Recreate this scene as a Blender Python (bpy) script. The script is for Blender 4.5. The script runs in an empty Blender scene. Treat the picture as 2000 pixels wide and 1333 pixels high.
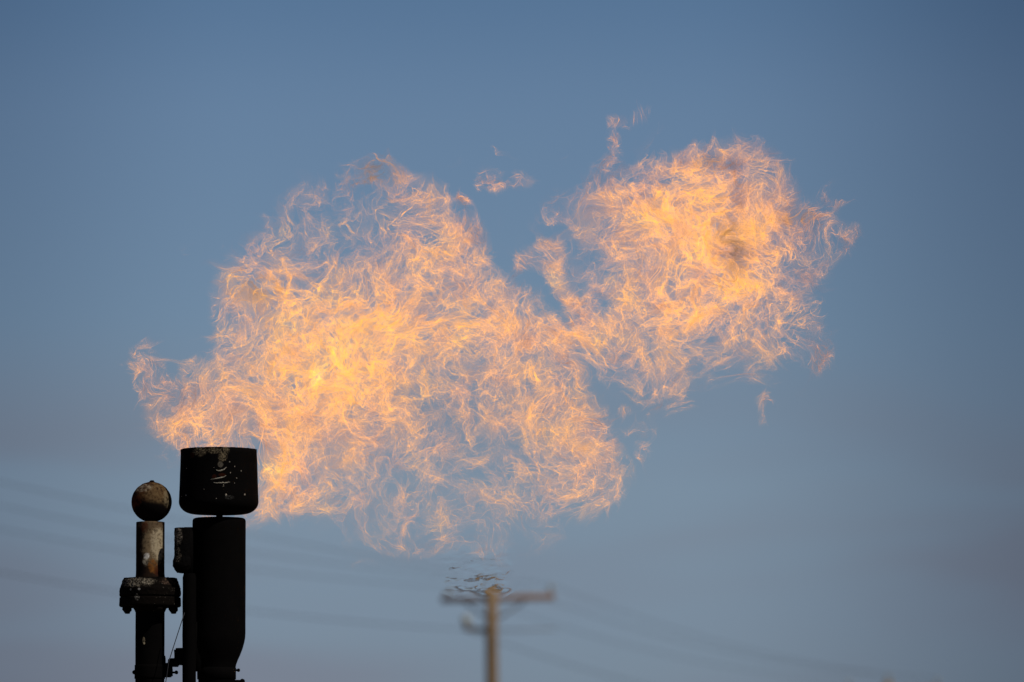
import bpy, bmesh, math, random, time
import numpy as np
from mathutils import Vector, Matrix, noise

T0 = time.time()
random.seed(4)
scene = bpy.context.scene
col = scene.collection

# ------------------------------------------------------------------ camera and picture-to-world helper
PITCH = math.radians(5.0)
DIST = 41.67                       # metres to the flare tip
LENS, SENSOR = 300.0, 36.0
CAM = Vector((0.0, -DIST * math.cos(PITCH), 1.6))
S = 0.0025                         # metres per photo pixel at the flare tip

def P(px, py, Y=0.0):
    """Point of the vertical plane y = Y seen at photo pixel (px, py)."""
    a = (px - 1000.0) * S
    b = (666.5 - py) * S
    d = Vector((a, DIST * math.cos(PITCH) - b * math.sin(PITCH), DIST * math.sin(PITCH) + b * math.cos(PITCH)))
    t = (Y - CAM.y) / d.y
    return CAM + d * t

def PX(px, Y=0.0): return P(px, 666.5, Y).x
def PZ(py, Y=0.0): return P(1000, py, Y).z

cam_data = bpy.data.cameras.new('camera')
cam = bpy.data.objects.new('camera', cam_data)
col.objects.link(cam)
cam.location = CAM
cam.rotation_euler = (math.pi / 2 + PITCH, 0, 0)
cam_data.lens = LENS
cam_data.sensor_width = SENSOR
cam_data.clip_start = 0.5
cam_data.clip_end = 20000
cam_data.dof.use_dof = True
cam_data.dof.focus_distance = DIST
cam_data.dof.aperture_fstop = 3.4
cam_data.dof.aperture_blades = 9
scene.camera = cam

scene.view_settings.view_transform = 'Standard'
scene.view_settings.look = 'None'
scene.view_settings.exposure = 0.0
scene.view_settings.gamma = 1.0
scene.cycles.transparent_max_bounces = 160
scene.cycles.max_bounces = 12

# ------------------------------------------------------------------ small mesh tools
def link(name, me, mat=None, parent=None, smooth=True):
    o = bpy.data.objects.new(name, me)
    col.objects.link(o)
    if mat is not None:
        me.materials.append(mat)
    if parent is not None:
        o.parent = parent
        off, q = Vector((0, 0, 0)), parent
        while q is not None:
            off += q.location; q = q.parent
        me.transform(Matrix.Translation(-off))
    if smooth:
        me.polygons.foreach_set('use_smooth', [True] * len(me.polygons))
    return o

def from_bm(name, bm, mat=None, parent=None, smooth=True):
    me = bpy.data.meshes.new(name)
    bmesh.ops.recalc_face_normals(bm, faces=bm.faces)
    bm.to_mesh(me)
    bm.free()
    return link(name, me, mat, parent, smooth)

def empty(name, loc):
    o = bpy.data.objects.new(name, None)
    col.objects.link(o)
    o.location = loc
    o.empty_display_size = 0.2
    return o

def tag(o, label=None, cat=None, group=None, kind=None):
    for k, v in (('label', label), ('category', cat), ('group', group), ('kind', kind)):
        if v:
            o[k] = v

def lathe(bm, prof, c, n=96, rough=0.0, freq=60.0, edge=None, axis=None):
    """Revolve (r, z) pairs about a vertical line through c; rough = crusty displacement in metres."""
    rings = []
    for k, (r, z) in enumerate(prof):
        ring = []
        amp = rough if edge is None else edge[k]
        if r < 1e-6:
            v = bm.verts.new((c[0], c[1], z))
            ring = [v] * n
        else:
            for i in range(n):
                a = 2 * math.pi * i / n
                x, y = math.cos(a), math.sin(a)
                q = Vector((x * r, y * r, z)) * freq
                d = amp * (noise.noise(q) * 0.8 + noise.noise(q * 2.3) * 0.6) if amp else 0.0
                dz = amp * 0.5 * noise.noise(q * 1.7 + Vector((9, 4, 2))) if amp else 0.0
                ring.append(bm.verts.new((c[0] + x * (r + d), c[1] + y * (r + d), z + dz)))
        rings.append(ring)
    for a, b in zip(rings[:-1], rings[1:]):
        for i in range(n):
            j = (i + 1) % n
            f = []
            for v in (a[i], a[j], b[j], b[i]):
                if v not in f:
                    f.append(v)
            if len(f) >= 3:
                try: bm.faces.new(f)
                except ValueError: pass
    return rings

def refine(prof, step):
    out = [prof[0]]
    for (r0, z0), (r1, z1) in zip(prof[:-1], prof[1:]):
        m = max(1, int(math.hypot(r1 - r0, z1 - z0) / step))
        for k in range(1, m + 1):
            out.append((r0 + (r1 - r0) * k / m, z0 + (z1 - z0) * k / m))
    return out

def box(bm, a, b, bevel=0.0):
    r = bmesh.ops.create_cube(bm, size=1.0)
    vs = r['verts']
    for v in vs:
        v.co = Vector([(a[i] + b[i]) / 2 + v.co[i] * (b[i] - a[i]) for i in range(3)])
    if bevel:
        es = list({e for v in vs for e in v.link_edges})
        bmesh.ops.bevel(bm, geom=es, offset=bevel, segments=2, affect='EDGES')

def tube(bm, pts, rad, n=10, cap=True):
    pts = [Vector(p) for p in pts]
    rs = rad if isinstance(rad, (list, tuple)) else [rad] * len(pts)
    rings = []
    for k, p in enumerate(pts):
        t = (pts[min(k + 1, len(pts) - 1)] - pts[max(k - 1, 0)]).normalized()
        u = t.cross(Vector((0, 0, 1)) if abs(pts[-1].z - pts[0].z) < .9 * (pts[-1] - pts[0]).length else Vector((1, 0, 0)))
        u.normalize()
        w = t.cross(u)
        rings.append([bm.verts.new(p + (u * math.cos(2 * math.pi * i / n) + w * math.sin(2 * math.pi * i / n)) * rs[k]) for i in range(n)])
    for a, b in zip(rings[:-1], rings[1:]):
        for i in range(n):
            bm.faces.new((a[i], a[(i + 1) % n], b[(i + 1) % n], b[i]))
    if cap:
        bm.faces.new(rings[0])
        bm.faces.new(rings[-1])

def roughen(bm, amp, freq, cuts=0):
    if cuts:
        bmesh.ops.subdivide_edges(bm, edges=bm.edges[:], cuts=cuts, use_grid_fill=True)
    for v in bm.verts:
        q = v.co * freq
        v.co += amp * (noise.noise_vector(q) + 0.6 * noise.noise_vector(q * 2.7))

# ------------------------------------------------------------------ materials
def set_ramp(node, stops):
    el = node.color_ramp.elements
    while len(el) > 1: el.remove(el[len(el) - 1])
    el[0].position = stops[0][0]; el[0].color = (*stops[0][1], 1)
    for p_, c_ in stops[1:]:
        e = el.new(p_); e.color = (*c_, 1)

class NT:
    def __init__(self, name):
        self.m = bpy.data.materials.new(name)
        self.m.use_nodes = True
        self.t = self.m.node_tree
        self.t.nodes.clear()
        self.out = self.t.nodes.new('ShaderNodeOutputMaterial')
    def n(self, typ, **kw):
        nd = self.t.nodes.new(typ)
        for k, v in kw.items():
            setattr(nd, k, v)
        return nd
    def set(self, sock, v):
        if hasattr(v, 'is_linked'):
            self.t.links.new(v, sock)
        else:
            sock.default_value = v
    def math(self, op, a, b=0.0, c=None, clamp=False):
        nd = self.n('ShaderNodeMath', operation=op, use_clamp=clamp)
        self.set(nd.inputs[0], a); self.set(nd.inputs[1], b)
        if c is not None: self.set(nd.inputs[2], c)
        return nd.outputs[0]
    def noise(self, vec, scale, detail=4.0, rough=0.6, dist=0.0):
        nd = self.n('ShaderNodeTexNoise')
        self.set(nd.inputs['Vector'], vec)
        nd.inputs['Scale'].default_value = scale
        nd.inputs['Detail'].default_value = detail
        nd.inputs['Roughness'].default_value = rough
        nd.inputs['Distortion'].default_value = dist
        return nd.outputs['Fac']
    def step(self, x, lo, hi):
        nd = self.n('ShaderNodeMapRange', interpolation_type='SMOOTHSTEP')
        self.set(nd.inputs['Value'], x)
        self.set(nd.inputs['From Min'], lo); self.set(nd.inputs['From Max'], hi)
        return nd.outputs['Result']
    def mixc(self, f, a, b):
        nd = self.n('ShaderNodeMix', data_type='RGBA')
        self.set(nd.inputs[0], f); self.set(nd.inputs[6], a); self.set(nd.inputs[7], b)
        return nd.outputs[2]

def obj_xyz(t):
    co = t.n('ShaderNodeTexCoord').outputs['Object']
    sp = t.n('ShaderNodeSeparateXYZ')
    t.t.links.new(co, sp.inputs[0])
    return co, sp.outputs

def spot(t, xyz, wob, cx, cz, rx, rz, soft=0.5, wobble=0.6):
    """Mask of an irregular patch round (cx, cz) on the side of a part (object space)."""
    dx = t.math('DIVIDE', t.math('SUBTRACT', xyz[0], cx), rx)
    dz = t.math('DIVIDE', t.math('SUBTRACT', xyz[2], cz), rz)
    d = t.math('SQRT', t.math('ADD', t.math('MULTIPLY', dx, dx), t.math('MULTIPLY', dz, dz)))
    d = t.math('ADD', d, t.math('MULTIPLY', t.math('SUBTRACT', wob, 0.5), wobble * 2))
    front = t.step(xyz[1], 0.0, -0.004)
    return t.math('MULTIPLY', t.step(d, 1.0 + soft * .5, 1.0 - soft * .5), front)

def soot_metal(name, base=(0.0018, 0.0018, 0.002), patches=(), bump=0.5, grain=220.0, rough=0.85, speck=0.0, soft=0.1):
    """Sooted steel with flaked patches: (cx, cz, rx, rz, colour, grit) in object space."""
    t = NT(name)
    co, xyz = obj_xyz(t)
    wob = t.noise(co, 45.0, 5.0, 0.65)
    fine = t.noise(co, grain, 5.0, 0.7)
    mid = t.noise(co, 18.0, 4.0, 0.6)
    c = t.mixc(mid, (*base, 1), (base[0] * 2.2, base[1] * 1.9, base[2] * 1.7, 1))
    if speck:
        c = t.mixc(t.math('MULTIPLY', t.step(t.noise(co, 120.0, 2.0, 0.5), 0.70, 0.74), speck), c, (0.10, 0.09, 0.075, 1))
    for (cx, cz, rx, rz, colour, grit) in patches:
        m = spot(t, xyz, wob, cx, cz, rx, rz)
        if grit:
            g = t.step(fine, 0.5 - soft + grit * 0.08, 0.5 + soft + grit * 0.08)
            m = t.math('MULTIPLY', m, g)
        c = t.mixc(m, c, (*colour, 1))
    b = t.n('ShaderNodeBsdfPrincipled')
    t.set(b.inputs['Base Color'], c)
    b.inputs['Roughness'].default_value = rough
    b.inputs['Specular IOR Level'].default_value = 0.015
    bp = t.n('ShaderNodeBump')
    bp.inputs['Strength'].default_value = bump
    bp.inputs['Distance'].default_value = 0.004
    h = t.math('ADD', t.math('MULTIPLY', fine, 0.5), wob)
    t.set(bp.inputs['Height'], h)
    t.t.links.new(bp.outputs[0], b.inputs['Normal'])
    t.t.links.new(b.outputs[0], t.out.inputs[0])
    return t.m

def plain(name, c0, c1, scale, rough=0.8, stretch=None):
    t = NT(name)
    co, xyz = obj_xyz(t)
    v = co
    if stretch:
        mp = t.n('ShaderNodeMapping')
        mp.inputs['Scale'].default_value = stretch
        t.t.links.new(co, mp.inputs[0])
        v = mp.outputs[0]
    c = t.mixc(t.noise(v, scale, 5.0, 0.65), (*c0, 1), (*c1, 1))
    b = t.n('ShaderNodeBsdfPrincipled')
    t.set(b.inputs['Base Color'], c)
    b.inputs['Roughness'].default_value = rough
    b.inputs['Specular IOR Level'].default_value = 0.2
    t.t.links.new(b.outputs[0], t.out.inputs[0])
    return t.m

# ------------------------------------------------------------------ sky, sun, ground
SUN_EL, SUN_AZ = math.radians(48), math.radians(128)      # azimuth clockwise from +Y: from the right, a little in front
world = bpy.data.worlds.new('World')
scene.world = world
world.use_nodes = True
wt = world.node_tree
wt.nodes.clear()
class WT(NT):
    def __init__(self):
        self.t = wt
w = WT()
wo = w.n('ShaderNodeOutputWorld')
bg = w.n('ShaderNodeBackground')
sky = w.n('ShaderNodeTexSky', sky_type='NISHITA')
sky.sun_disc = False
sky.sun_elevation = SUN_EL
sky.sun_rotation = SUN_AZ
sky.altitude = 1400
sky.air_density = 1.0
sky.dust_density = 0.3
sky.ozone_density = 2.0
vec = w.n('ShaderNodeTexCoord').outputs['Generated']
sp = w.n('ShaderNodeSeparateXYZ'); wt.links.new(vec, sp.inputs[0])
vx, vz = sp.outputs[0], sp.outputs[2]
# sky tint by height: palest in a middle band, darker below and above
ramp = w.n('ShaderNodeValToRGB')
SKY_STOPS = [(0.0, (0.32, 0.33, 0.41)), (0.047, (0.33, 0.343, 0.43)), (0.055, (0.364, 0.373, 0.456)), (0.070, (0.420, 0.425, 0.488)), (0.088, (0.408, 0.438, 0.505)), (0.115, (0.385, 0.428, 0.505)), (0.128, (0.305, 0.372, 0.458)), (0.5, (0.16, 0.2, 0.3))]
set_ramp(ramp, SKY_STOPS)
wt.links.new(vz, ramp.inputs[0])
mul = w.n('ShaderNodeMix', data_type='RGBA', blend_type='MULTIPLY')
mul.inputs[0].default_value = 1.0
wt.links.new(sky.outputs[0], mul.inputs[6])
wt.links.new(ramp.outputs[0], mul.inputs[7])
# thin cloud veil in slanting bands
mp = w.n('ShaderNodeMapping')
mp.inputs['Rotation'].default_value = (0, math.radians(9), 0)
mp.inputs['Scale'].default_value = (9.0, 9.0, 46.0)
mp.inputs['Location'].default_value = (0.35, 0.0, 0.2)
wt.links.new(vec, mp.inputs[0])
veil = w.step(w.noise(mp.outputs[0], 1.0, 3.0, 0.5, 0.3), 0.40, 0.64)
low = w.step(vz, 0.092, 0.066)
veil = w.math('MULTIPLY', w.math('MULTIPLY', veil, low), 0.85)
skyc = w.mixc(veil, mul.outputs[2], (1.86, 2.13, 2.72, 1))
# vignette-like darkening of both sides, painted into the sky colour, least in blue
dk = w.step(vx, 0.018, 0.068)
dkl = w.step(vx, -0.030, -0.068)
f = w.math('SUBTRACT', 1.0, w.math('ADD', w.math('MULTIPLY', dk, 0.42), w.math('MULTIPLY', dkl, 0.28)))
fin = w.n('ShaderNodeMix', data_type='RGBA', blend_type='MULTIPLY')
fin.inputs[0].default_value = 1.0
wt.links.new(skyc, fin.inputs[6])
fb = w.math('ADD', w.math('MULTIPLY', f, 0.86), 0.14)
cc = w.n('ShaderNodeCombineXYZ')
wt.links.new(f, cc.inputs[0]); wt.links.new(w.math('ADD', w.math('MULTIPLY', f, 0.96), 0.04), cc.inputs[1]); wt.links.new(fb, cc.inputs[2])
wt.links.new(cc.outputs[0], fin.inputs[7])
wt.links.new(fin.outputs[2], bg.inputs[0])
bg.inputs[1].default_value = 0.1
wt.links.new(bg.outputs[0], wo.inputs[0])

sd = bpy.data.lights.new('sun', 'SUN')
sd.energy = 3.0
sd.angle = math.radians(0.5)
sd.color = (1.0, 0.93, 0.82)
sun = bpy.data.objects.new('sun', sd)
col.objects.link(sun)
sdir = Vector((math.sin(SUN_AZ) * math.cos(SUN_EL), math.cos(SUN_AZ) * math.cos(SUN_EL), math.sin(SUN_EL)))
sun.rotation_euler = (-sdir).to_track_quat('-Z', 'Y').to_euler()
sun.location = sdir * 30

dirt = plain('dry_dirt', (0.10, 0.085, 0.06), (0.22, 0.18, 0.125), 0.35, 0.95)
bm = bmesh.new()
bmesh.ops.create_grid(bm, x_segments=60, y_segments=60, size=6000)
for v in bm.verts:
    v.co.y += 3000
gr = from_bm('ground', bm, dirt)
tag(gr, kind='structure')

print('setup', time.time() - T0)
# ------------------------------------------------------------------ flame: thin luminous gas sheets carried by a turbulent wind
rng = np.random.default_rng(11)
H = 0.009                                     # grid step in metres
U0, U1, W0, W1 = -2.05, 1.85, -1.25, 1.25     # across, up (relative to the picture centre at the tip)
D0, D1 = -0.40, 0.72                          # in depth
NX, NY, NW = int((U1 - U0) / H) // 2 * 2, int((D1 - D0) / H) // 2 * 2, int((W1 - W0) / H) // 2 * 2
gu = U0 + H * np.arange(NX)
gy = D0 + H * np.arange(NY)
gw = W0 + H * np.arange(NW)
pxg = gu / S + 1000.0
pyg = 666.5 - gw / S
PXG, PYG = np.meshgrid(pxg, pyg, indexing='ij')

def inside(poly):
    x, y = PXG, PYG
    r = np.zeros(x.shape, bool)
    n = len(poly)
    for i in range(n):
        x1, y1 = poly[i]; x2, y2 = poly[(i + 1) % n]
        if y1 == y2: continue
        c = ((y1 > y) != (y2 > y)) & (x < (x2 - x1) * (y - y1) / (y2 - y1) + x1)
        r ^= c
    return r.astype(np.float32)

def blur2(a, sx):
    """Gaussian blur, sx in photo pixels."""
    s = sx * S / H
    kx = np.fft.fftfreq(a.shape[0])[:, None]; ky = np.fft.rfftfreq(a.shape[1])[None, :]
    return np.fft.irfft2(np.fft.rfft2(a) * np.exp(-2 * (math.pi * s) ** 2 * (kx ** 2 + ky ** 2)), s=a.shape).astype(np.float32)

def grf2(k0, seed):
    """Smooth random field over the picture plane, wavelength k0 photo pixels, unit variance."""
    g = np.random.default_rng(seed).standard_normal((NX, NW))
    kx = np.fft.fftfreq(NX)[:, None]; ky = np.fft.rfftfreq(NW)[None, :]
    k = np.sqrt(kx ** 2 + ky ** 2) * k0 * S / H
    f = np.fft.irfft2(np.fft.rfft2(g) * np.exp(-((k - 1) / 0.5) ** 2), s=(NX, NW))
    return (f / f.std()).astype(np.float32)

MAIN = [(330,872),(300,840),(275,800),(290,765),(340,765),(372,740),(400,700),(425,665),(415,620),(405,575),(420,535),(440,490),(480,462),(520,445),(512,395),(545,367),(600,365),(640,350),(680,312),(745,300),(800,335),(850,362),(895,395),(925,445),(956,500),(985,540),(1045,585),(1100,632),(1130,650),(1150,690),(1145,740),(1165,790),(1195,840),(1222,910),(1212,975),(1160,1018),(1100,1005),(1040,1005),(985,1020),(900,1000),(840,1010),(760,985),(700,1000),(640,985),(600,1005),(545,995),(500,1005),(480,1030),(380,1030),(400,880)]
TONGUE = [(258,760),(252,690),(270,664),(298,668),(306,700),(318,735),(345,740),(350,700),(372,685),(392,690),(420,730),(400,790),(340,830),(300,810)]
RIGHT = [(1060,395),(1110,372),(1170,345),(1240,335),(1300,300),(1380,280),(1460,262),(1512,285),(1525,330),(1560,390),(1615,410),(1650,445),(1635,490),(1600,530),(1580,570),(1600,620),(1620,680),(1600,710),(1560,690),(1500,700),(1480,735),(1440,715),(1380,730),(1330,765),(1270,785),(1225,765),(1190,735),(1130,700),(1090,650),(1140,610),(1135,560),(1115,520),(1140,470),(1120,430),(1075,430)]
CURL = [(1000,528),(1015,490),(1050,464),(1092,464),(1108,486),(1096,515),(1105,550),(1140,600),(1135,625),(1095,590),(1066,545),(1052,502),(1034,502),(1016,526)]
WISPS = [[(925,345),(960,330),(1000,335),(1040,345),(1030,360),(985,352),(940,360)],
         [(1185,225),(1200,245),(1240,235),(1290,212),(1285,204),(1235,220)],
         [(1195,250),(1180,300),(1150,335),(1165,350),(1205,310),(1212,255)],
         [(880,380),(905,372),(935,420),(950,470),(930,480),(905,430)],
         [(1235,850),(1255,855),(1270,890),(1255,905),(1245,880)],
         [(1480,770),(1505,760),(1520,790),(1500,828),(1488,825),(1500,795)],
         [(1605,375),(1640,385),(1650,400),(1620,395)],
         [(1630,470),(1665,445),(1680,425),(1684,440),(1660,475),(1668,500),(1640,490)],
         [(1590,690),(1620,650),(1640,632),(1625,690),(1610,725),(1590,728)],
         [(1275,790),(1310,785),(1355,780),(1350,798),(1310,798)],
         [(1205,790),(1230,790),(1228,815),(1210,812)]]
BASE = [(690,985),(760,985),(840,990),(940,985),(1010,990),(1000,1050),(960,1080),(900,1075),(830,1080),(745,1085),(722,1040)]
HOLES = [((1070,600),(20,16),.6),((1195,752),(40,16),.8),((985,455),(26,34),.8),((1215,720),(30,10),.7),((700,420),(45,50),.55),((980,900),(70,60),.4),
         ((1180,600),(22,18),.6),((1160,510),(30,35),.45),((850,800),(50,30),.35),((1025,870),(40,30),.4),((870,930),(60,40),.2),((755,930),(45,30),.4),((1420,690),(18,14),.5),
         ((640,470),(40,30),.35),((745,470),(30,40),.35),((900,720),(60,30),.3),((545,560),(30,25),.2)]

sil = np.maximum(blur2(inside(MAIN), 20), blur2(inside(RIGHT), 18))
sil = np.maximum(sil, blur2(inside(TONGUE), 11) * 1.25)
sil = np.maximum(sil, blur2(inside(CURL), 9) * 1.1)
for q in WISPS:
    sil = np.maximum(sil, blur2(inside(q), 9) * 1.3)
base_m = blur2(inside(BASE), 16)
sil = np.maximum(sil, base_m * 0.9)
sil = np.maximum(sil, 0.55 * np.exp(-((PXG - 850) / 250.0) ** 4 - ((PYG - 1015) / 78.0) ** 2).astype(np.float32))
wide = np.maximum(blur2(inside(MAIN), 60), blur2(inside(RIGHT), 55))

def G(c, r, a, ang=0.0):
    ca, sa = math.cos(math.radians(ang)), math.sin(math.radians(ang))
    dx, dy = PXG - c[0], PYG - c[1]
    x, y = (dx * ca + dy * sa) / r[0], (-dx * sa + dy * ca) / r[1]
    return a * np.exp(-(x * x + y * y))

# how richly each region burns (0 thin, 1 dense) and how hot it looks (0 dull red, 1 yellow white)
dens = 0.335 + G((690,690),(260,150),.58,-12) + G((1360,430),(190,110),.50,-12) + G((1360,590),(150,110),.38) + G((560,840),(130,110),.30) + G((1090,810),(90,110),.34) + G((470,560),(70,50),.25) + G((870,450),(80,110),.30) + G((1010,650),(150,60),.20)
dens += G((870,960),(170,70),.08) + G((350,790),(90,60),.26) + G((285,720),(40,60),.25) + G((1170,620),(60,50),.15) + G((1180,470),(60,50),.12) + G((535,930),(55,90),.30) + G((1120,650),(80,60),.22) + 0.28 * blur2(inside(CURL), 10) + G((430,815),(110,70),.25) + G((520,880),(50,60),.20) + G((1145,930),(80,90),.18) + G((1130,390),(80,30),.2)
dens -= G((850,960),(230,80),.06) + G((650,380),(130,80),.17) + G((1160,560),(90,80),.12) + G((1580,460),(60,110),.04) + G((1570,660),(60,70),.05)
for c_, r_, a_ in HOLES:
    dens *= 1 - G(c_, r_, a_)
wsp = np.zeros_like(sil)
for q in WISPS:
    wsp = np.maximum(wsp, blur2(inside(q), 8))
dens = dens * (1 - wsp) + wsp * 0.30
dens -= 0.05 * np.clip((PYG - 985) / 45.0, 0, 1)
heat = 0.34 + G((720,690),(210,110),.30,-8) + G((1310,430),(130,60),.16) + G((1340,610),(130,80),.10) + G((520,930),(70,80),.22) + G((560,620),(120,120),.20) + G((880,460),(60,90),.12) + G((1080,820),(80,90),.16) + 0.09 * grf2(120, 5) + 0.06 * grf2(55, 6)
heat -= G((720,330),(120,50),.30) + G((1580,430),(60,90),.28) + G((1590,680),(50,60),.30) + G((1430,300),(140,40),.16) + G((330,740),(70,70),.12) + 0.40 * wsp + G((1130,370),(90,40),.22)
soot = G((1418,435),(38,60),.42) + G((1470,480),(90,45),.34) + G((1300,390),(90,30),.22) + G((1400,560),(60,50),.25) + G((1545,640),(40,50),.3) + G((1370,320),(80,28),.30) + G((1320,600),(50,60),.18) + G((710,340),(110,60),.48) + G((1560,415),(60,30),.55) + G((490,545),(80,50),.60) + G((745,330),(50,40),.35) + G((1390,300),(40,25),.35) + G((1440,520),(30,50),.45) + G((1130,850),(40,40),.10)

soot = np.maximum(soot, 0.45 * wsp)

def samp2(a, u, w):
    """Bilinear sample of a picture-plane map."""
    x = np.clip((u - U0) / H, 0, NX - 1.001); y = np.clip((w - W0) / H, 0, NW - 1.001)
    i = x.astype(np.int32); j = y.astype(np.int32)
    fx = (x - i).astype(np.float32); fy = (y - j).astype(np.float32)
    return (a[i, j] * (1 - fx) + a[i + 1, j] * fx) * (1 - fy) + (a[i, j + 1] * (1 - fx) + a[i + 1, j + 1] * fx) * fy

# depth: the cloud is thick in the middle, thin at the rim; near the tip it lies behind the burner
cen = 0.10 + 0.32 * np.exp(-((pxg - 420.0) / 190.0) ** 2)[:, None] * np.ones((1, NW)) + 0.05 * grf2(420, 3)
half = 0.09 + 0.13 * np.clip(wide * 1.25, 0, 1) ** 0.7
half = half * (1 - 0.30 * np.exp(-((pxg - 400.0) / 150.0) ** 2)[:, None])
cen = cen.astype(np.float32); half = half.astype(np.float32)

def grf3(lam, seed, shape=(NX, NY, NW), band=0.45, h=H):
    g = np.random.default_rng(seed).standard_normal(shape, dtype=np.float32)
    F = np.fft.rfftn(g)
    kx = np.fft.fftfreq(shape[0])[:, None, None]; ky = np.fft.fftfreq(shape[1])[None, :, None]; kz = np.fft.rfftfreq(shape[2])[None, None, :]
    k = np.sqrt(kx ** 2 + ky ** 2 + kz ** 2) * (lam / h)
    F *= np.exp(-((k - 1) / band) ** 2)
    f = np.fft.irfftn(F, s=shape).astype(np.float32)
    return f / f.std()

def nets(f, mask):
    """Surface nets: the zero set of f, kept in cells where mask is true. Returns points (grid units) and quads."""
    s = f > 0
    c = s[:-1, :-1, :-1].astype(np.uint8)
    for dx in (0, 1):
        for dy in (0, 1):
            for dz in (0, 1):
                if dx or dy or dz:
                    c += s[dx:f.shape[0] - 1 + dx, dy:f.shape[1] - 1 + dy, dz:f.shape[2] - 1 + dz]
    cell = (c > 0) & (c < 8) & mask[:-1, :-1, :-1]
    ix = np.argwhere(cell).astype(np.int32)
    idx = np.full(cell.shape, -1, np.int32)
    idx[cell] = np.arange(len(ix), dtype=np.int32)
    acc = np.zeros((len(ix), 3), np.float32); cnt = np.zeros(len(ix), np.float32)
    corners = [(0,0,0),(1,0,0),(0,1,0),(1,1,0),(0,0,1),(1,0,1),(0,1,1),(1,1,1)]
    val = {k: f[ix[:, 0] + k[0], ix[:, 1] + k[1], ix[:, 2] + k[2]] for k in corners}
    for a in corners:
        for ax in range(3):
            if a[ax]: continue
            b = list(a); b[ax] = 1; b = tuple(b)
            va, vb = val[a], val[b]
            m = (va > 0) != (vb > 0)
            t = np.where(m, va / np.where(m, va - vb, 1), 0)
            p = np.array(a, np.float32)[None, :] + t[:, None] * (np.array(b) - np.array(a))[None, :]
            acc += p * m[:, None]; cnt += m
    pts = ix + acc / cnt[:, None]
    quads = []
    for ax in range(3):
        o1, o2 = [(1, 2), (2, 0), (0, 1)][ax]
        sl = [slice(1, n - 1) for n in f.shape]
        sl2 = list(sl); sl2[ax] = slice(2, f.shape[ax])
        cr = s[tuple(sl)] != s[tuple(sl2)]
        e = np.argwhere(cr).astype(np.int32) + 1
        d1 = np.zeros(3, np.int32); d1[o1] = 1
        d2 = np.zeros(3, np.int32); d2[o2] = 1
        q = []
        for o in (e * 0, d1, d1 + d2, d2):
            t = e - o
            q.append(idx[t[:, 0], t[:, 1], t[:, 2]])
        q = np.stack(q, 1)
        q = q[(q >= 0).all(1)]
        quads.append(q)
    return pts, np.concatenate(quads)

# turbulent wind: several octaves of divergence-free velocity, each a periodic tile
N = 48
def eddy(lam, seed):
    L = lam * 6.0
    r = np.random.default_rng(seed)
    k = np.fft.fftfreq(N) * N
    KX, KY, KZ = np.meshgrid(k, k, k, indexing='ij')
    kk = np.sqrt(KX ** 2 + KY ** 2 + KZ ** 2)
    env = np.exp(-((kk - 6.0) / 2.0) ** 2)
    A = [np.fft.fftn(r.standard_normal((N, N, N))) * env for _ in range(3)]
    V = [1j * (KY * A[2] - KZ * A[1]), 1j * (KZ * A[0] - KX * A[2]), 1j * (KX * A[1] - KY * A[0])]
    v = np.stack([np.fft.ifftn(c).real for c in V], -1)
    v /= np.sqrt((v ** 2).sum(-1).mean())
    return v.astype(np.float32).reshape(-1, 3), L, r.random(3).astype(np.float32) * L

def wind(p, tiles):
    out = np.zeros_like(p)
    for v, L, off, amp in tiles:
        g = (p + off) * (N / L)
        i = np.floor(g).astype(np.int32)
        f = (g - i).astype(np.float32)
        i %= N
        j = (i + 1) % N
        for dx in (0, 1):
            a = (j if dx else i)[:, 0] * (N * N); wx = f[:, 0] if dx else 1 - f[:, 0]
            for dy in (0, 1):
                b = a + (j if dy else i)[:, 1] * N; wy = wx * (f[:, 1] if dy else 1 - f[:, 1])
                for dz in (0, 1):
                    q = b + (j if dz else i)[:, 2]; ww = wy * (f[:, 2] if dz else 1 - f[:, 2])
                    out += v[q] * (ww * amp)[:, None]
    return out

OCT = [(0.60, .120), (0.32, .082), (0.175, .054), (0.096, .036), (0.052, .019)]
tiles = []
for q, (lam, amp) in enumerate(OCT):
    v, L, off = eddy(lam, 40 + q)
    tiles.append((v, L, off, amp))

seed_m = np.maximum(sil, blur2((sil > 0.35).astype(np.float32), 42) * 2.2)
SIL3 = np.clip((seed_m - 0.12) / 0.5, 0, 1)
env3 = (seed_m[:, None, :] > 0.16) & (np.abs(gy[None, :, None] - cen[:, None, :]) < half[:, None, :] * np.sqrt(SIL3)[:, None, :])

pts_l, quads_l, lay_l, base_n = [], [], [], 0
for q, (lam, seed, iso) in enumerate([(0.36, 21, 0.0), (0.25, 22, 0.1), (0.175, 23, -0.15), (0.50, 27, 0.1), (0.38, 28, -0.1)]):
    f = grf3(lam, seed) + iso
    p, qd = nets(f, env3)
    pts_l.append(p); quads_l.append(qd + base_n); lay_l.append(np.full(len(p), q)); base_n += len(p)
    print('sheet', q, len(p), len(qd), time.time() - T0)
pts = np.concatenate(pts_l).astype(np.float32)
quads = np.concatenate(quads_l)
lay = np.concatenate(lay_l)
pos0 = pts * H + np.array([U0, D0, W0], np.float32)

def advect(p, steps, T):
    out = p.copy()
    dt = T / steps
    CH = 300000
    for a in range(0, len(p), CH):
        x = out[a:a + CH]
        for _ in range(steps):
            k1 = wind(x, tiles)
            x = x + dt * wind(x + 0.5 * dt * k1, tiles)
        out[a:a + CH] = x
    return out
pos = advect(pos0, 5, 0.8)
print('advected', time.time() - T0)

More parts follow.
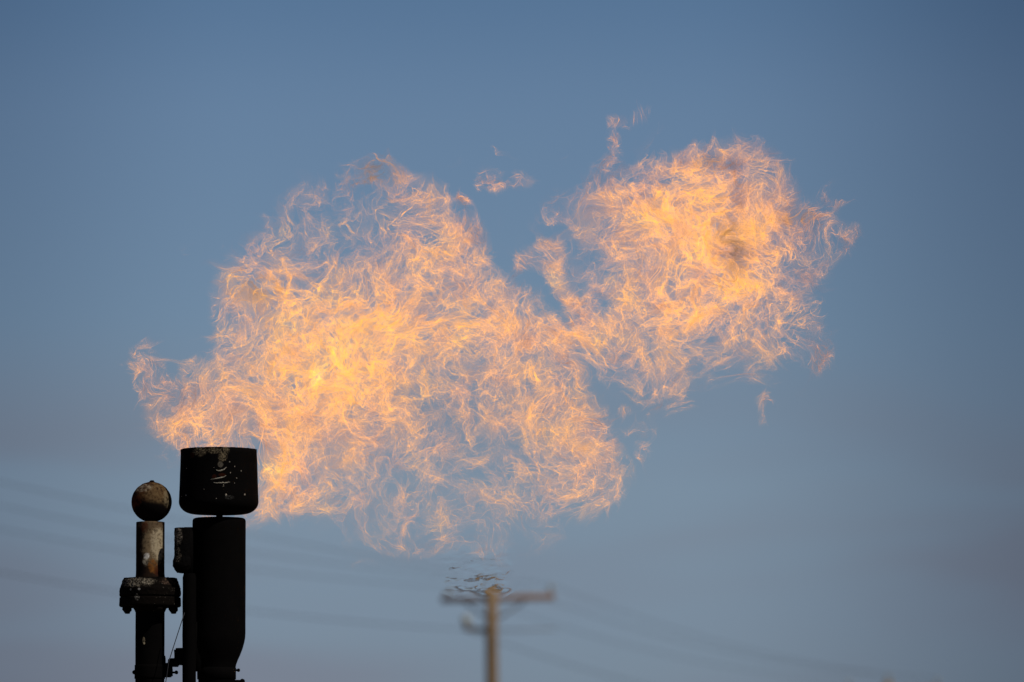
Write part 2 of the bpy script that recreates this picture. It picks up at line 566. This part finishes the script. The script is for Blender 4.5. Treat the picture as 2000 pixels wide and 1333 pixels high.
def quad_area(p):
    a = p[quads[:, 2]] - p[quads[:, 0]]; b = p[quads[:, 3]] - p[quads[:, 1]]
    return 0.5 * np.linalg.norm(np.cross(a, b), axis=1)
A0, A1 = quad_area(pos0), quad_area(pos)
soft_l = (lay >= 3).astype(np.float32)            # the last two families are broad soft layers of glowing soot
ratio = np.zeros(len(pos), np.float32); cn = np.zeros(len(pos), np.float32)
for k in range(4):
    np.add.at(ratio, quads[:, k], (A1 / np.maximum(A0, 1e-7)).astype(np.float32)); np.add.at(cn, quads[:, k], 1)
ratio /= np.maximum(cn, 1)

def samp3(fld, p):
    i = np.clip(np.rint((p - np.array([U0, D0, W0])) / H).astype(np.int32), 0, np.array(fld.shape) - 1)
    return fld[i[:, 0], i[:, 1], i[:, 2]]

u, y, ww_ = pos[:, 0], pos[:, 1], pos[:, 2]
s_ = samp2(sil, u, ww_)
pc = samp3(grf3(0.20, 33), pos0)
edge = np.clip((s_ + 0.17 * pc - 0.26) / 0.42, 0, 1); edge = edge * edge * (3 - 2 * edge)
dfrac = np.abs(y - samp2(cen, u, ww_)) / samp2(half, u, ww_)
edge *= np.clip((1.35 - dfrac) / 0.4, 0, 1)
s0 = samp2(SIL3, pos0[:, 0], pos0[:, 2]); d0 = np.abs(pos0[:, 1] - samp2(cen, pos0[:, 0], pos0[:, 2])) / np.maximum(samp2(half, pos0[:, 0], pos0[:, 2]) * np.sqrt(np.maximum(s0, 1e-4)), 1e-3)
edge *= np.clip((1.0 - d0) / 0.15, 0, 1)
pa = samp3(grf3(0.16, 31), pos0)                     # where on the sheet the gas burns
pb = samp3(grf3(0.07, 32), pos0)
dn = samp2(dens, u, ww_)
patch = np.clip((pa * 0.7 + pb * 0.15 + (dn - 0.42) * 2.4 + 0.50) / 1.1, 0, 1)
thin = np.clip(1.0 / np.maximum(ratio, 0.3), 0.15, 2.2) ** 0.6
burn = edge * patch * (0.35 + 0.9 * dn) * thin
burn = np.where(soft_l > 0, edge * np.clip(0.45 + 0.5 * pc + 0.25 * pa + (dn - 0.5) * 2.0, 0, 1) * np.clip((dn - 0.14) * 1.7, 0, 1.2) * 2.3, burn)
gate = np.exp(-((u / S + 1000 - 425) / 95.0) ** 8)
burn *= 1 - gate * (1 - np.clip((y - 0.20) / 0.06, 0, 1))     # none in front of the burner
ht = samp2(heat, u, ww_) + 0.09 * pa - 0.03 * pb + 0.04 * rng.standard_normal(5)[lay] - 0.12 * soft_l
st = samp2(soot, u, ww_) * np.clip(0.45 + 0.55 * pa + 0.5 * pc, 0, 1)

print('heat', np.percentile(ht,[1,25,50,75,99]), 'burn', np.percentile(burn,[1,25,50,75,99]))
keep = (burn[quads] > 0.004).any(1)
quads = quads[keep]
used = np.zeros(len(pos), bool); used[quads.ravel()] = True
new = np.cumsum(used) - 1
quads = new[quads]
pos, burn, ht, st, soft_l = pos[used], burn[used], ht[used], st[used], soft_l[used]
print('flame verts', len(pos), 'faces', len(quads), time.time() - T0)

me = bpy.data.meshes.new('flame')
me.vertices.add(len(pos))
ORG = P(1000, 666.5, 0.0)
world_pos = pos * np.array([1, 1, 1], np.float32) + np.array([ORG.x, ORG.y, ORG.z], np.float32)
me.vertices.foreach_set('co', world_pos.astype(np.float32).ravel())
me.loops.add(len(quads) * 4)
me.loops.foreach_set('vertex_index', quads.astype(np.int32).ravel())
me.polygons.add(len(quads))
me.polygons.foreach_set('loop_start', np.arange(0, len(quads) * 4, 4, dtype=np.int32))
me.update(calc_edges=True)
for nm, arr in (('burn', burn), ('gas_temp', ht), ('soot', st), ('thick', soft_l)):
    at = me.attributes.new(nm, 'FLOAT', 'POINT')
    at.data.foreach_set('value', arr.astype(np.float32))

t = NT('burning_gas')
def attr(nm):
    nd = t.n('ShaderNodeAttribute'); nd.attribute_name = nm
    return nd.outputs['Fac']
a_burn, a_heat, a_soot = attr('burn'), attr('gas_temp'), attr('soot')
lw = t.n('ShaderNodeLayerWeight'); lw.inputs['Blend'].default_value = 0.5
cosv = t.math('MAXIMUM', t.math('SUBTRACT', 1.0, lw.outputs['Facing']), t.math('ADD', 0.055, t.math('MULTIPLY', attr('thick'), 0.45)))
tau = t.math('DIVIDE', t.math('MULTIPLY', t.math('MULTIPLY', a_burn, t.math('ADD', 1.0, t.math('MULTIPLY', a_soot, 5.0))), 0.0180), cosv)          # optical depth along the ray of a thin layer
alpha = t.math('SUBTRACT', 1.0, t.math('POWER', 2.718, t.math('MULTIPLY', tau, -1.0)))
rp = t.n('ShaderNodeValToRGB')
stops = [(0.0, (0.72, 0.29, 0.15)), (0.22, (1.6, 0.66, 0.25)), (0.45, (2.0, 0.82, 0.20)), (0.7, (2.15, 0.87, 0.12)), (0.9, (2.3, 1.02, 0.12)), (1.0, (2.5, 1.3, 0.25))]
set_ramp(rp, stops)
t.t.links.new(a_heat, rp.inputs[0])
# sooty gas glows dimmer and browner
colr = t.mixc(t.step(a_soot, 0.05, 0.9), rp.outputs[0], (0.24, 0.16, 0.10, 1))
em = t.n('ShaderNodeEmission')
t.set(em.inputs[1], t.math('SUBTRACT', 1.0, t.math('MULTIPLY', attr('thick'), 0.46)))
t.set(em.inputs[0], colr)
tr = t.n('ShaderNodeBsdfTransparent')
mx = t.n('ShaderNodeMixShader')
t.set(mx.inputs[0], alpha)
t.t.links.new(tr.outputs[0], mx.inputs[1]); t.t.links.new(em.outputs[0], mx.inputs[2])
t.t.links.new(mx.outputs[0], t.out.inputs[0])
t.m.cycles.emission_sampling = 'NONE'
flame = link('flame', me, t.m)
tag(flame, 'large orange gas flame blown to the right from the black burner drum', 'flame')
print('flame done', time.time() - T0)

# ------------------------------------------------------------------ flare stack with burner drum
BX = PX(428)
stack = empty('flare_stack', (BX, 0, 0))
tag(stack, 'black sooted flare stack with a wide burner drum on its top', 'flare stack')
ox = lambda px: PX(px) - BX            # photo column -> object x
TAN, PALE, RUST, GREY = (0.17, 0.135, 0.085), (0.42, 0.39, 0.34), (0.022, 0.006, 0.003), (0.10, 0.088, 0.07)
drum_m = soot_metal('sooted_drum', patches=(
    (ox(393), PZ(888), .036, .020, TAN, 0.4), (ox(420), PZ(886), .030, .014, TAN, 0.5), (ox(441), PZ(886), .024, .022, TAN, 0.6),
    (ox(438), PZ(899), .019, .022, TAN, 0.4), (ox(434), PZ(913), .013, .014, GREY, -0.6), (ox(378), PZ(894), .012, .014, RUST, 0),
    (ox(437), PZ(933), .017, .007, RUST, 0), (ox(422), PZ(936), .010, .010, RUST, 0),
    (ox(451), PZ(977), .022, .010, (0.05, 0.05, 0.048), 0.6)), bump=0.6)
zt = [PZ(878.5), PZ(981)]
R_T, R_B = 74 * S, 77.6 * S
prof = [(0.0, PZ(955)), (R_T - .012, PZ(955)), (R_T - .010, PZ(882)), (R_T - .006, PZ(878.5)), (R_T, PZ(878.8))]
prof += [(R_T + (R_B - R_T) * k / 12, PZ(880 + 101 * k / 12)) for k in range(1, 13)]
for k in range(1, 11):                              # rounded lower shoulder
    a = math.pi / 2 * k / 10
    prof.append((R_B - .072 * (1 - math.cos(a)), PZ(981) - .058 * math.sin(a)))
prof += [(R_B - .072 - (R_B - .072) * k / 6, PZ(981) - .058 - .006 * k / 6) for k in range(1, 7)]
prof[-1] = (0.0, prof[-1][1])
amps = [0.0 if r < 1e-6 else (.0045 if z > PZ(881) else (.0016 if z > PZ(930) else .0007)) for r, z in prof]
bm = bmesh.new(); lathe(bm, prof, (BX, 0), 180, edge=amps, freq=70)
drum = from_bm('burner_drum', bm, drum_m, stack)

flake_m = plain('flaked_scale', (0.15, 0.13, 0.10), (0.34, 0.32, 0.28), 90, 0.9)
def drum_r(z):
    f = min(1, max(0, (PZ(880) - z) / (PZ(880) - PZ(981))))
    return R_T + (R_B - R_T) * f
def on_drum(px, py, out=0.0):
    x = PX(px) - BX; z = PZ(py)
    r = drum_r(z) + out
    return Vector((BX + x, -math.sqrt(max(r * r - x * x, 0)), z))
def flake(pts, rad):
    """A ragged curl of peeling scale standing off the drum side."""
    q = []
    for (x0, y0), (x1, y1) in zip(pts[:-1], pts[1:]):
        for k in range(6): q.append((x0 + (x1 - x0) * k / 6, y0 + (y1 - y0) * k / 6))
    q.append(pts[-1])
    bm = bmesh.new()
    n = len(q)
    tube(bm, [on_drum(x + random.uniform(-.5, .5), y + random.uniform(-.5, .5), .0015) for x, y in q],
         [rad * (0.25 + 0.9 * math.sin(math.pi * (k + .4) / n)) * random.uniform(.6, 1.25) for k in range(n)], 6)
    roughen(bm, rad * .35, 300)
    return from_bm('scale_flake', bm, flake_m, drum)
flake([(425.5, 924), (429, 925.5), (434, 925.5), (440, 923), (446, 918)], .0036)
flake([(414.5, 942), (422, 941.5), (430, 940), (438, 938.5), (445, 935)], .0029)
flake([(420, 948), (427, 949.5), (436, 949), (444, 949), (452, 947)], .0030)
flake([(437.5, 957), (440, 955), (440, 952)], .0024)
for (x, y, r) in ((366.3, 971.3, .0042), (444.8, 972.5, .0062), (480.4, 970.5, .0048), (367.3, 918.5, .0030), (451.5, 908, .0032), (461, 916.5, .0038),
                  (473.5, 924.5, .0034), (453, 929, .0036), (465, 939, .0032), (461, 949, .0028), (426, 979.5, .0022), (402, 961, .0018), (356.8, 972, .0025), (421, 919, .002)):
    bm = bmesh.new()
    bmesh.ops.create_icosphere(bm, subdivisions=2, radius=r)
    for v in bm.verts:
        v.co = Vector((v.co.x * .8, v.co.y * .5, v.co.z)) + on_drum(x, y, 0)
    roughen(bm, r * .35, 260)
    from_bm('scale_spot', bm, flake_m, drum)

black_m = soot_metal('black_soot_steel', base=(0.0016, 0.0016, 0.0018), bump=0.35)
bm = bmesh.new(); lathe(bm, [(.0, PZ(1003)), (.0165, PZ(1003)), (.0165, PZ(1016)), (0, PZ(1016))], (PX(429.5), 0), 24)
from_bm('burner_stem', bm, black_m, stack)

prof = refine([(0, PZ(1012)), (.118, PZ(1012.6)), (.126, PZ(1014)), (.130, PZ(1018)), (.130, PZ(1238))], .03)
bm = bmesh.new(); lathe(bm, prof, (PX(429), 0), 96, rough=.0006, freq=60)
riser = from_bm('riser_pipe', bm, black_m, stack)
cx0, cx1 = PX(429), PX(425)
bm = bmesh.new()
pr = [(.1302, 1236), (.1302, 1246), (.127, 1256), (.120, 1268), (.110, 1280), (.100, 1290), (.0935, 1299), (.091, 1308)]
rings = []
for k, (r, y) in enumerate(pr):
    f = k / (len(pr) - 1)
    rings.append([bm.verts.new((cx0 + (cx1 - cx0) * f + r * math.cos(a), r * math.sin(a), PZ(y))) for a in [2 * math.pi * i / 96 for i in range(96)]])
for a, b in zip(rings[:-1], rings[1:]):
    for i in range(96):
        bm.faces.new((a[i], a[(i + 1) % 96], b[(i + 1) % 96], b[i]))
from_bm('reducer', bm, black_m, stack)
bm = bmesh.new(); lathe(bm, refine([(.0895, PZ(1307)), (.0895, .02)], .2), (cx1, 0), 72, rough=.0006)
from_bm('lower_pipe', bm, black_m, stack)
bm = bmesh.new(); lathe(bm, [(0, .06), (.24, .06), (.25, .05), (.25, 0), (0, 0)], (cx1, 0), 48)
from_bm('base_plate', bm, black_m, stack)
# clamp band and its bolts at the foot of the reducer
bm = bmesh.new(); lathe(bm, refine([(.088, PZ(1304)), (.0945, PZ(1305)), (.0945, PZ(1327)), (.088, PZ(1328))], .02), (cx1, 0), 72, rough=.0012, freq=90)
clamp = from_bm('clamp_band', bm, black_m, stack)
def knob(px, py, r, y, parent, to):
    bm = bmesh.new()
    c = P(px, py, y)
    bmesh.ops.create_icosphere(bm, subdivisions=3, radius=r)
    for v in bm.verts: v.co = v.co + c
    tube(bm, [c, P(to, py, y)], r * .55, 10)
    roughen(bm, r * .14, 140)
    return from_bm('bolt', bm, black_m, parent)
knob(465.5, 1309.5, .0085, -.01, clamp, 458)
knob(473, 1331.5, .0135, -.01, clamp, 455)

# pilot burner strapped to the riser
pil_m = soot_metal('crusted_pilot', patches=((ox(351), PZ(1052), .020, .040, (0.20, 0.17, 0.14), 0.25), (ox(350), PZ(1088), .018, .04, (0.15, 0.125, 0.095), 0.7)), bump=1.0, grain=150)
py_ = -.10
bm = bmesh.new()
prof = refine([(0, PZ(1034)), (.036, PZ(1034)), (.040, PZ(1035.5)), (.0405, PZ(1090)), (.047, PZ(1098)), (.0475, PZ(1108)), (.038, PZ(1116)), (.026, PZ(1121.5)), (0, PZ(1123))], .004)
lathe(bm, prof, (PX(359.5), py_), 96, rough=.0028, freq=85)
noz = from_bm('pilot_nozzle', bm, pil_m, stack)
bm = bmesh.new(); box(bm, (PX(361), py_ - .02, PZ(1124)), (PX(380), py_ + .07, PZ(1033)), .004)
from_bm('pilot_shield', bm, black_m, stack)
bm = bmesh.new(); lathe(bm, refine([(.028, PZ(1123)), (.033, PZ(1131)), (.0335, PZ(1200)), (.0335, PZ(1430)), (.0335, .02)], .05), (PX(373), py_), 40, rough=.0014, freq=45)
from_bm('pilot_pipe', bm, black_m, stack)
for yy in (1198, 1252):
    bm = bmesh.new()
    bmesh.ops.create_icosphere(bm, subdivisions=2, radius=.006)
    for v in bm.verts: v.co = Vector((v.co.x, v.co.y, v.co.z * 1.8)) + P(360.5, yy, py_)
    roughen(bm, .002, 120)
    from_bm('weld_bead', bm, black_m, stack)

bm = bmesh.new(); box(bm, (PX(371), -.085, PZ(1313)), (PX(396), -.03, PZ(1215)), .004)  # added filler block, closes the see-through gap between pilot pipe and reducer
from_bm('gap_filler', bm, black_m, stack)

# ------------------------------------------------------------------ standpipe with ball cap
SX = PX(295)
sp_ = empty('ball_topped_standpipe', (SX, 0, 0))
tag(sp_, 'thin rusty standpipe with a round ball cap and bolted flange, beside the black stack', 'standpipe')
sx = lambda px: PX(px) - SX
ball_m = soot_metal('rusty_ball', base=(0.005, 0.004, 0.0035), patches=(
    (sx(296), PZ(962), .085, .050, (0.058, 0.026, 0.011), -0.8), (sx(310), PZ(966), .066, .052, (0.115, 0.076, 0.037), -0.2),
    (sx(266), PZ(985), .030, .040, (0.070, 0.018, 0.007), -0.4), (sx(329), PZ(975), .018, .050, (0.16, 0.125, 0.075), 0.2),
    (sx(281), PZ(955), .045, .020, (0.30, 0.26, 0.20), 1.1), (sx(318), PZ(1005), .022, .012, (0.12, 0.085, 0.055), 0.9),
    (sx(296), PZ(1001), .088, .040, (0.005, 0.004, 0.004), 0)), bump=0.3, grain=62, soft=0.2)
bc = P(296, 981, 0)
bm = bmesh.new()
bmesh.ops.create_icosphere(bm, subdivisions=6, radius=.0985)
for v in bm.verts:
    q = v.co * 60
    v.co *= 1 + (.010 if v.co.z > .05 else .004) * (noise.noise(q) + .6 * noise.noise(q * 2.4))
    v.co += bc
ball = from_bm('ball_cap', bm, ball_m, sp_)
bm = bmesh.new()
bmesh.ops.create_icosphere(bm, subdivisions=3, radius=.010)
for v in bm.verts: v.co = Vector((v.co.x * 1.3, v.co.y, v.co.z * .8)) + bc + Vector((.001, 0, .0985))
roughen(bm, .003, 150)
from_bm('cap_nub', bm, black_m, ball)

pipe_m = soot_metal('peeling_pipe', base=(0.012, 0.008, 0.006), patches=(
    (sx(303), PZ(1065), .058, .10, (0.20, 0.145, 0.085), -1.0), (sx(311), PZ(1063), .034, .078, (0.36, 0.30, 0.205), -0.6),
    (sx(296), PZ(1027), .06, .020, (0.11, 0.075, 0.045), -0.8), (sx(285), PZ(1032), .018, .026, (0.075, 0.022, 0.010), -0.5),
    (sx(301), PZ(1108), .022, .034, (0.17, 0.066, 0.016), -0.6), (sx(312), PZ(1117), .020, .026, (0.050, 0.014, 0.007), -0.5), (sx(279), PZ(1116), .022, .03, (0.012, 0.008, 0.007), 0),
    (sx(286), PZ(1098), .014, .022, (0.40, 0.36, 0.28), 0.3), (sx(289), PZ(1088), .014, .014, (0.72, 0.70, 0.66), -0.4), (sx(284), PZ(1085), .010, .012, (0.03, 0.02, 0.015), 0.8)), bump=0.4, grain=70, soft=0.2)
bm = bmesh.new(); lathe(bm, refine([(0, PZ(1020)), (.064, PZ(1020)), (.069, PZ(1020.6)), (.0695, PZ(1023)), (.0695, PZ(1120)), (.074, PZ(1136))], .01), (SX, 0), 96, rough=.0009, freq=80)
from_bm('upper_pipe', bm, pipe_m, sp_)

fl_m = soot_metal('crusted_flange', base=(0.003, 0.0026, 0.0024), patches=(
    (sx(271), PZ(1140), .085, .020, (0.25, 0.215, 0.165), 0.3), (sx(333), PZ(1138), .04, .016, (0.085, 0.055, 0.04), 0.4),
    (sx(272), PZ(1170), .012, .016, (0.20, 0.19, 0.17), 0.3), (sx(276), PZ(1154), .006, .005, (0.28, 0.27, 0.25), 0), (sx(259), PZ(1154.5), .004, .005, (0.2, 0.19, 0.17), 0)), bump=1.0, grain=120, speck=0.9)
bm = bmesh.new()
prof = refine([(.072, PZ(1131)), (.108, PZ(1133)), (.128, PZ(1130)), (.136, PZ(1136)), (.144, PZ(1148)), (.1485, PZ(1150)), (.1485, PZ(1165)), (.140, PZ(1166.5))], .005)
lathe(bm, prof, (SX, 0), 144, rough=.0042, freq=75)
fl = from_bm('upper_flange', bm, fl_m, sp_)
bm = bmesh.new()
prof = refine([(.138, PZ(1167)), (.1490, PZ(1168)), (.1500, PZ(1184)), (.145, PZ(1186)), (.09, PZ(1186)), (.080, PZ(1189)), (.0715, PZ(1196))], .006)
lathe(bm, prof, (SX, 0), 144, rough=.0020, freq=75)
from_bm('lower_flange', bm, fl_m, sp_)
for k in range(8):
    a = math.pi / 8 + math.pi / 4 * k
    x, y = SX + .122 * math.cos(a), .122 * math.sin(a)
    bm = bmesh.new()
    lathe(bm, refine([(0, PZ(1130)), (.011, PZ(1130)), (.011, PZ(1185)), (.0195, PZ(1186)), (.0205, PZ(1193)), (.013, PZ(1195)), (.012, PZ(1198)), (0, PZ(1198.5))], .004), (x, y), 18, rough=.0026, freq=130)
    from_bm('flange_bolt', bm, fl_m, sp_)
low_m = soot_metal('black_pipe_paint', base=(0.0016, 0.0016, 0.0018), patches=((sx(284), PZ(1252), .0065, .014, (0.30, 0.25, 0.16), 0.1), (sx(285), PZ(1258), .004, .006, (0.45, 0.38, 0.25), 0)), bump=0.4)
bm = bmesh.new(); lathe(bm, refine([(.0710, PZ(1187)), (.0710, PZ(1420)), (.0710, .02)], .03), (SX, 0), 72, rough=.0006)
from_bm('lower_pipe', bm, low_m, sp_)
bm = bmesh.new(); lathe(bm, [(0, .05), (.17, .05), (.18, .04), (.18, 0), (0, 0)], (SX, 0), 48)
from_bm('base_plate', bm, black_m, sp_)
# clamp and bracket reaching over to the stack
bm = bmesh.new(); lathe(bm, refine([(.070, PZ(1299)), (.0745, PZ(1300)), (.0745, PZ(1326)), (.070, PZ(1327))], .01), (SX, 0), 72, rough=.0010, freq=90)
cl2 = from_bm('pipe_clamp', bm, black_m, sp_)
knob(262.5, 1313.5, .0105, -.01, cl2, 270)
knob(344.5, 1313.8, .0095, -.01, cl2, 330)
bm = bmesh.new()
box(bm, (PX(320), -.045, PZ(1323)), (PX(339), .03, PZ(1296)), .006)
box(bm, (PX(331), -.05, PZ(1303)), (PX(352), .02, PZ(1287)), .006)
box(bm, (PX(343), -.06, PZ(1300)), (PX(366), .01, PZ(1267)), .008)
box(bm, (PX(321), -.03, PZ(1300)), (PX(325.5), .01, PZ(1281)), .003)
roughen(bm, .0028, 60, 3)
from_bm('bracket', bm, black_m, sp_)

# ------------------------------------------------------------------ thin wire between them
wire_m = plain('dark_wire', (0.012, 0.014, 0.018), (0.03, 0.03, 0.034), 30, 0.6)
bm = bmesh.new()
yw = -.142
tube(bm, [P(360.5, 1197, yw), P(352, 1223, yw), P(340, 1260, yw), P(329.5, 1293, yw - .005), P(326, 1318, yw - .01), P(321, 1350, yw), P(318, 1420, yw)], .0021, 8)
wr = from_bm('tie_wire', bm, wire_m)
tag(wr, 'thin dark wire slanting between the ball topped standpipe and the black stack', 'wire')

# ------------------------------------------------------------------ utility poles and their wires, far behind
YP = 125.0
wood = plain('weathered_wood', (0.18, 0.120, 0.066), (0.255, 0.175, 0.10), 3.0, 0.9, (6, 6, 0.6))
arm_m = plain('crossarm_wood', (0.19, 0.105, 0.055), (0.26, 0.15, 0.085), 3.0, 0.9, (0.6, 6, 6))
steel = plain('galvanised_steel', (0.13, 0.13, 0.14), (0.2, 0.2, 0.21), 4.0, 0.6)
porc = plain('pale_insulator', (0.33, 0.34, 0.32), (0.40, 0.40, 0.36), 5.0, 0.4)
PB = P(962, 1150, YP)
def utility_pole(loc, H_):
    root = empty('utility_pole', loc)
    L = Vector(loc)
    def put(name, bm, m, parent=root): return from_bm(name, bm, m, parent)
    bm = bmesh.new()
    tube(bm, [L + Vector((.02 * math.sin(k), 0, H_ * k / 12)) for k in range(13)], [.165 - .05 * k / 12 for k in range(13)], 20)
    put('pole_shaft', bm, wood)
    def at(px, py, dy=0.0): return P(px, py, YP) - PB + Vector((0, dy, H_)) + L
    bm = bmesh.new()
    a, b = at(861, 1170.5), at(1083, 1165.5)
    q = [bm.verts.new(p + Vector((0, yy, zz))) for p in (a, b) for yy, zz in ((.10, -.06), (.20, -.06), (.20, .06), (.10, .06))]
    for f in ((0, 1, 2, 3), (7, 6, 5, 4), (0, 4, 5, 1), (1, 5, 6, 2), (2, 6, 7, 3), (3, 7, 4, 0)): bm.faces.new([q[i] for i in f])
    arm = put('crossarm', bm, arm_m)
    for px in (906, 1024):
        bm = bmesh.new(); tube(bm, [at(px, 1174, .21), at(962 + (px - 962) * .15, 1209, .12)], .024, 8)
        put('brace', bm, steel)
    tops = []
    for px, py in ((872, 1163), (962, 1149), (1076, 1159)):
        c = at(px, py, .15 if px != 962 else 0)
        bm = bmesh.new()
        lathe(bm, [(0, c.z + .17), (.03, c.z + .17), (.05, c.z + .14), (.035, c.z + .12), (.062, c.z + .09), (.035, c.z + .06), (.02, c.z + .05), (.02, c.z - .05), (0, c.z - .05)], (c.x, c.y), 20)
        ins = put('insulator', bm, porc, arm if px != 962 else root)
        tops.append(c + Vector((0, 0, .175)))
    bm = bmesh.new(); tube(bm, [at(962, 1232, +.15), at(906, 1227, +.15)], .05, 10)
    low = put('lower_arm', bm, wood)
    c = at(910, 1225, +.15)
    bm = bmesh.new(); lathe(bm, [(0, c.z + .24), (.07, c.z + .22), (.10, c.z + .14), (.07, c.z + .08), (.04, c.z), (0, c.z)], (c.x, c.y), 20)
    put('insulator', bm, porc, low)
    bm = bmesh.new(); tube(bm, [at(962, 1231, +.15), at(1086, 1229, +.15)], .014, 8)
    put('standoff_rod', bm, steel)
    return root, tops, at(906, 1229, +.15)
ZP = PB.z
near, tops, low_at = utility_pole((PB.x, YP, 0), ZP)
tag(near, 'blurred wooden utility pole with a crossarm, standing below the flame', 'utility pole', 'utility poles')
def copy_tree(o, parent=None):
    c = o.copy(); col.objects.link(c); c.parent = parent
    for ch in [x for x in col.objects if x.parent == o]:
        copy_tree(ch, c)
    return c
STEP = None
x2 = P(1735, 1310, YP + 31.5).x
STEP = Vector((x2 - PB.x, 31.5, 0.0))
z_shift = P(1735, 1333, YP + 31.5).z - ZP
far = copy_tree(near)
far.location = near.location + STEP + Vector((0, 0, z_shift))
far['label'] = 'top of a second blurred utility pole just showing at the bottom right'
STEP.z = z_shift
print('second pole drop', z_shift)

line_m = plain('line_wire', (0.03, 0.03, 0.034), (0.05, 0.05, 0.055), 1.0, 0.6)
LEFT = Vector((-STEP.x * 1.55, -STEP.y * 1.55, 0.1))
def span(a, b, sag, n=24):
    return [a.lerp(b, k / n) - Vector((0, 0, sag * 4 * (k / n) * (1 - k / n))) for k in range(n + 1)]
spec = [(tops[2], 'blurred power line over the right end of the crossarm, highest of the four at left', .0),
        (tops[1], 'blurred power line over the pole top, second highest of the four at left', .0),
        (tops[0], 'blurred power line over the left end of the crossarm, third highest at left', .0),
        (low_at, 'blurred power line on the lower arm of the pole, lowest of the four at left', .0)]
for k, (a, lab, _) in enumerate(spec):
    bm = bmesh.new()
    pts = span(a + LEFT, a, (.25, .5, .55, .5)[k]) + span(a, a + STEP, .35)[1:]
    tube(bm, pts, .0055 if k < 3 else .007, 6)
    o = from_bm('power_line', bm, line_m)
    tag(o, lab, 'power line', 'power lines')
print('objects', time.time() - T0)

# ------------------------------------------------------------------ hot air under the flame: a rippled body of thinner air that bends the view
nu, nw = 240, 170
bm = bmesh.new()
def hot(i, j):
    px = 838 + 190 * i / nu
    py = 1050 + 124 * j / nw
    a, b = (px - 930) / 92.0, (py - 1112) / 61.0
    q = Vector((px * .026 + py * .012, py * .062, 3.0))
    wob = noise.noise(Vector((px * .03, py * .05, 8.0)))
    e = max(0.0, 1.0 - (abs(a) ** 2.6 + abs(b) ** 2.6) - .35 * wob) if 0 < i < nu and 0 < j < nw else 0.0
    e = min(1.0, e * 1.3) ** 2
    h = .5 + .5 * noise.noise(q) + .22 * noise.noise(q * 2.1) + .07 * noise.noise(q * 4.3)
    return P(px, py, .5), e * e * .046 * h
grid = {}
for i in range(nu + 1):
    for j in range(nw + 1):
        c, h = hot(i, j)
        grid[i, j] = (bm.verts.new(c + Vector((0, -h - .0002, 0))), bm.verts.new(c + Vector((0, .0002, 0))), h > 1e-6)
for i in range(nu):
    for j in range(nw):
        k = [(i, j), (i + 1, j), (i + 1, j + 1), (i, j + 1)]
        if any(grid[x][2] for x in k):
            bm.faces.new([grid[x][0] for x in k]); bm.faces.new([grid[x][1] for x in reversed(k)])
for v in [v for v in bm.verts if not v.link_faces]: bm.verts.remove(v)
t = NT('hot_air')
rf = t.n('ShaderNodeBsdfRefraction')
rf.inputs['IOR'].default_value = 1.0042
rf.inputs['Roughness'].default_value = 0.0
t.t.links.new(rf.outputs[0], t.out.inputs[0])
hs = from_bm('heat_shimmer', bm, t.m)
tag(hs, 'ripple of hot air over the top of the nearer utility pole', 'heat shimmer', None, 'stuff')
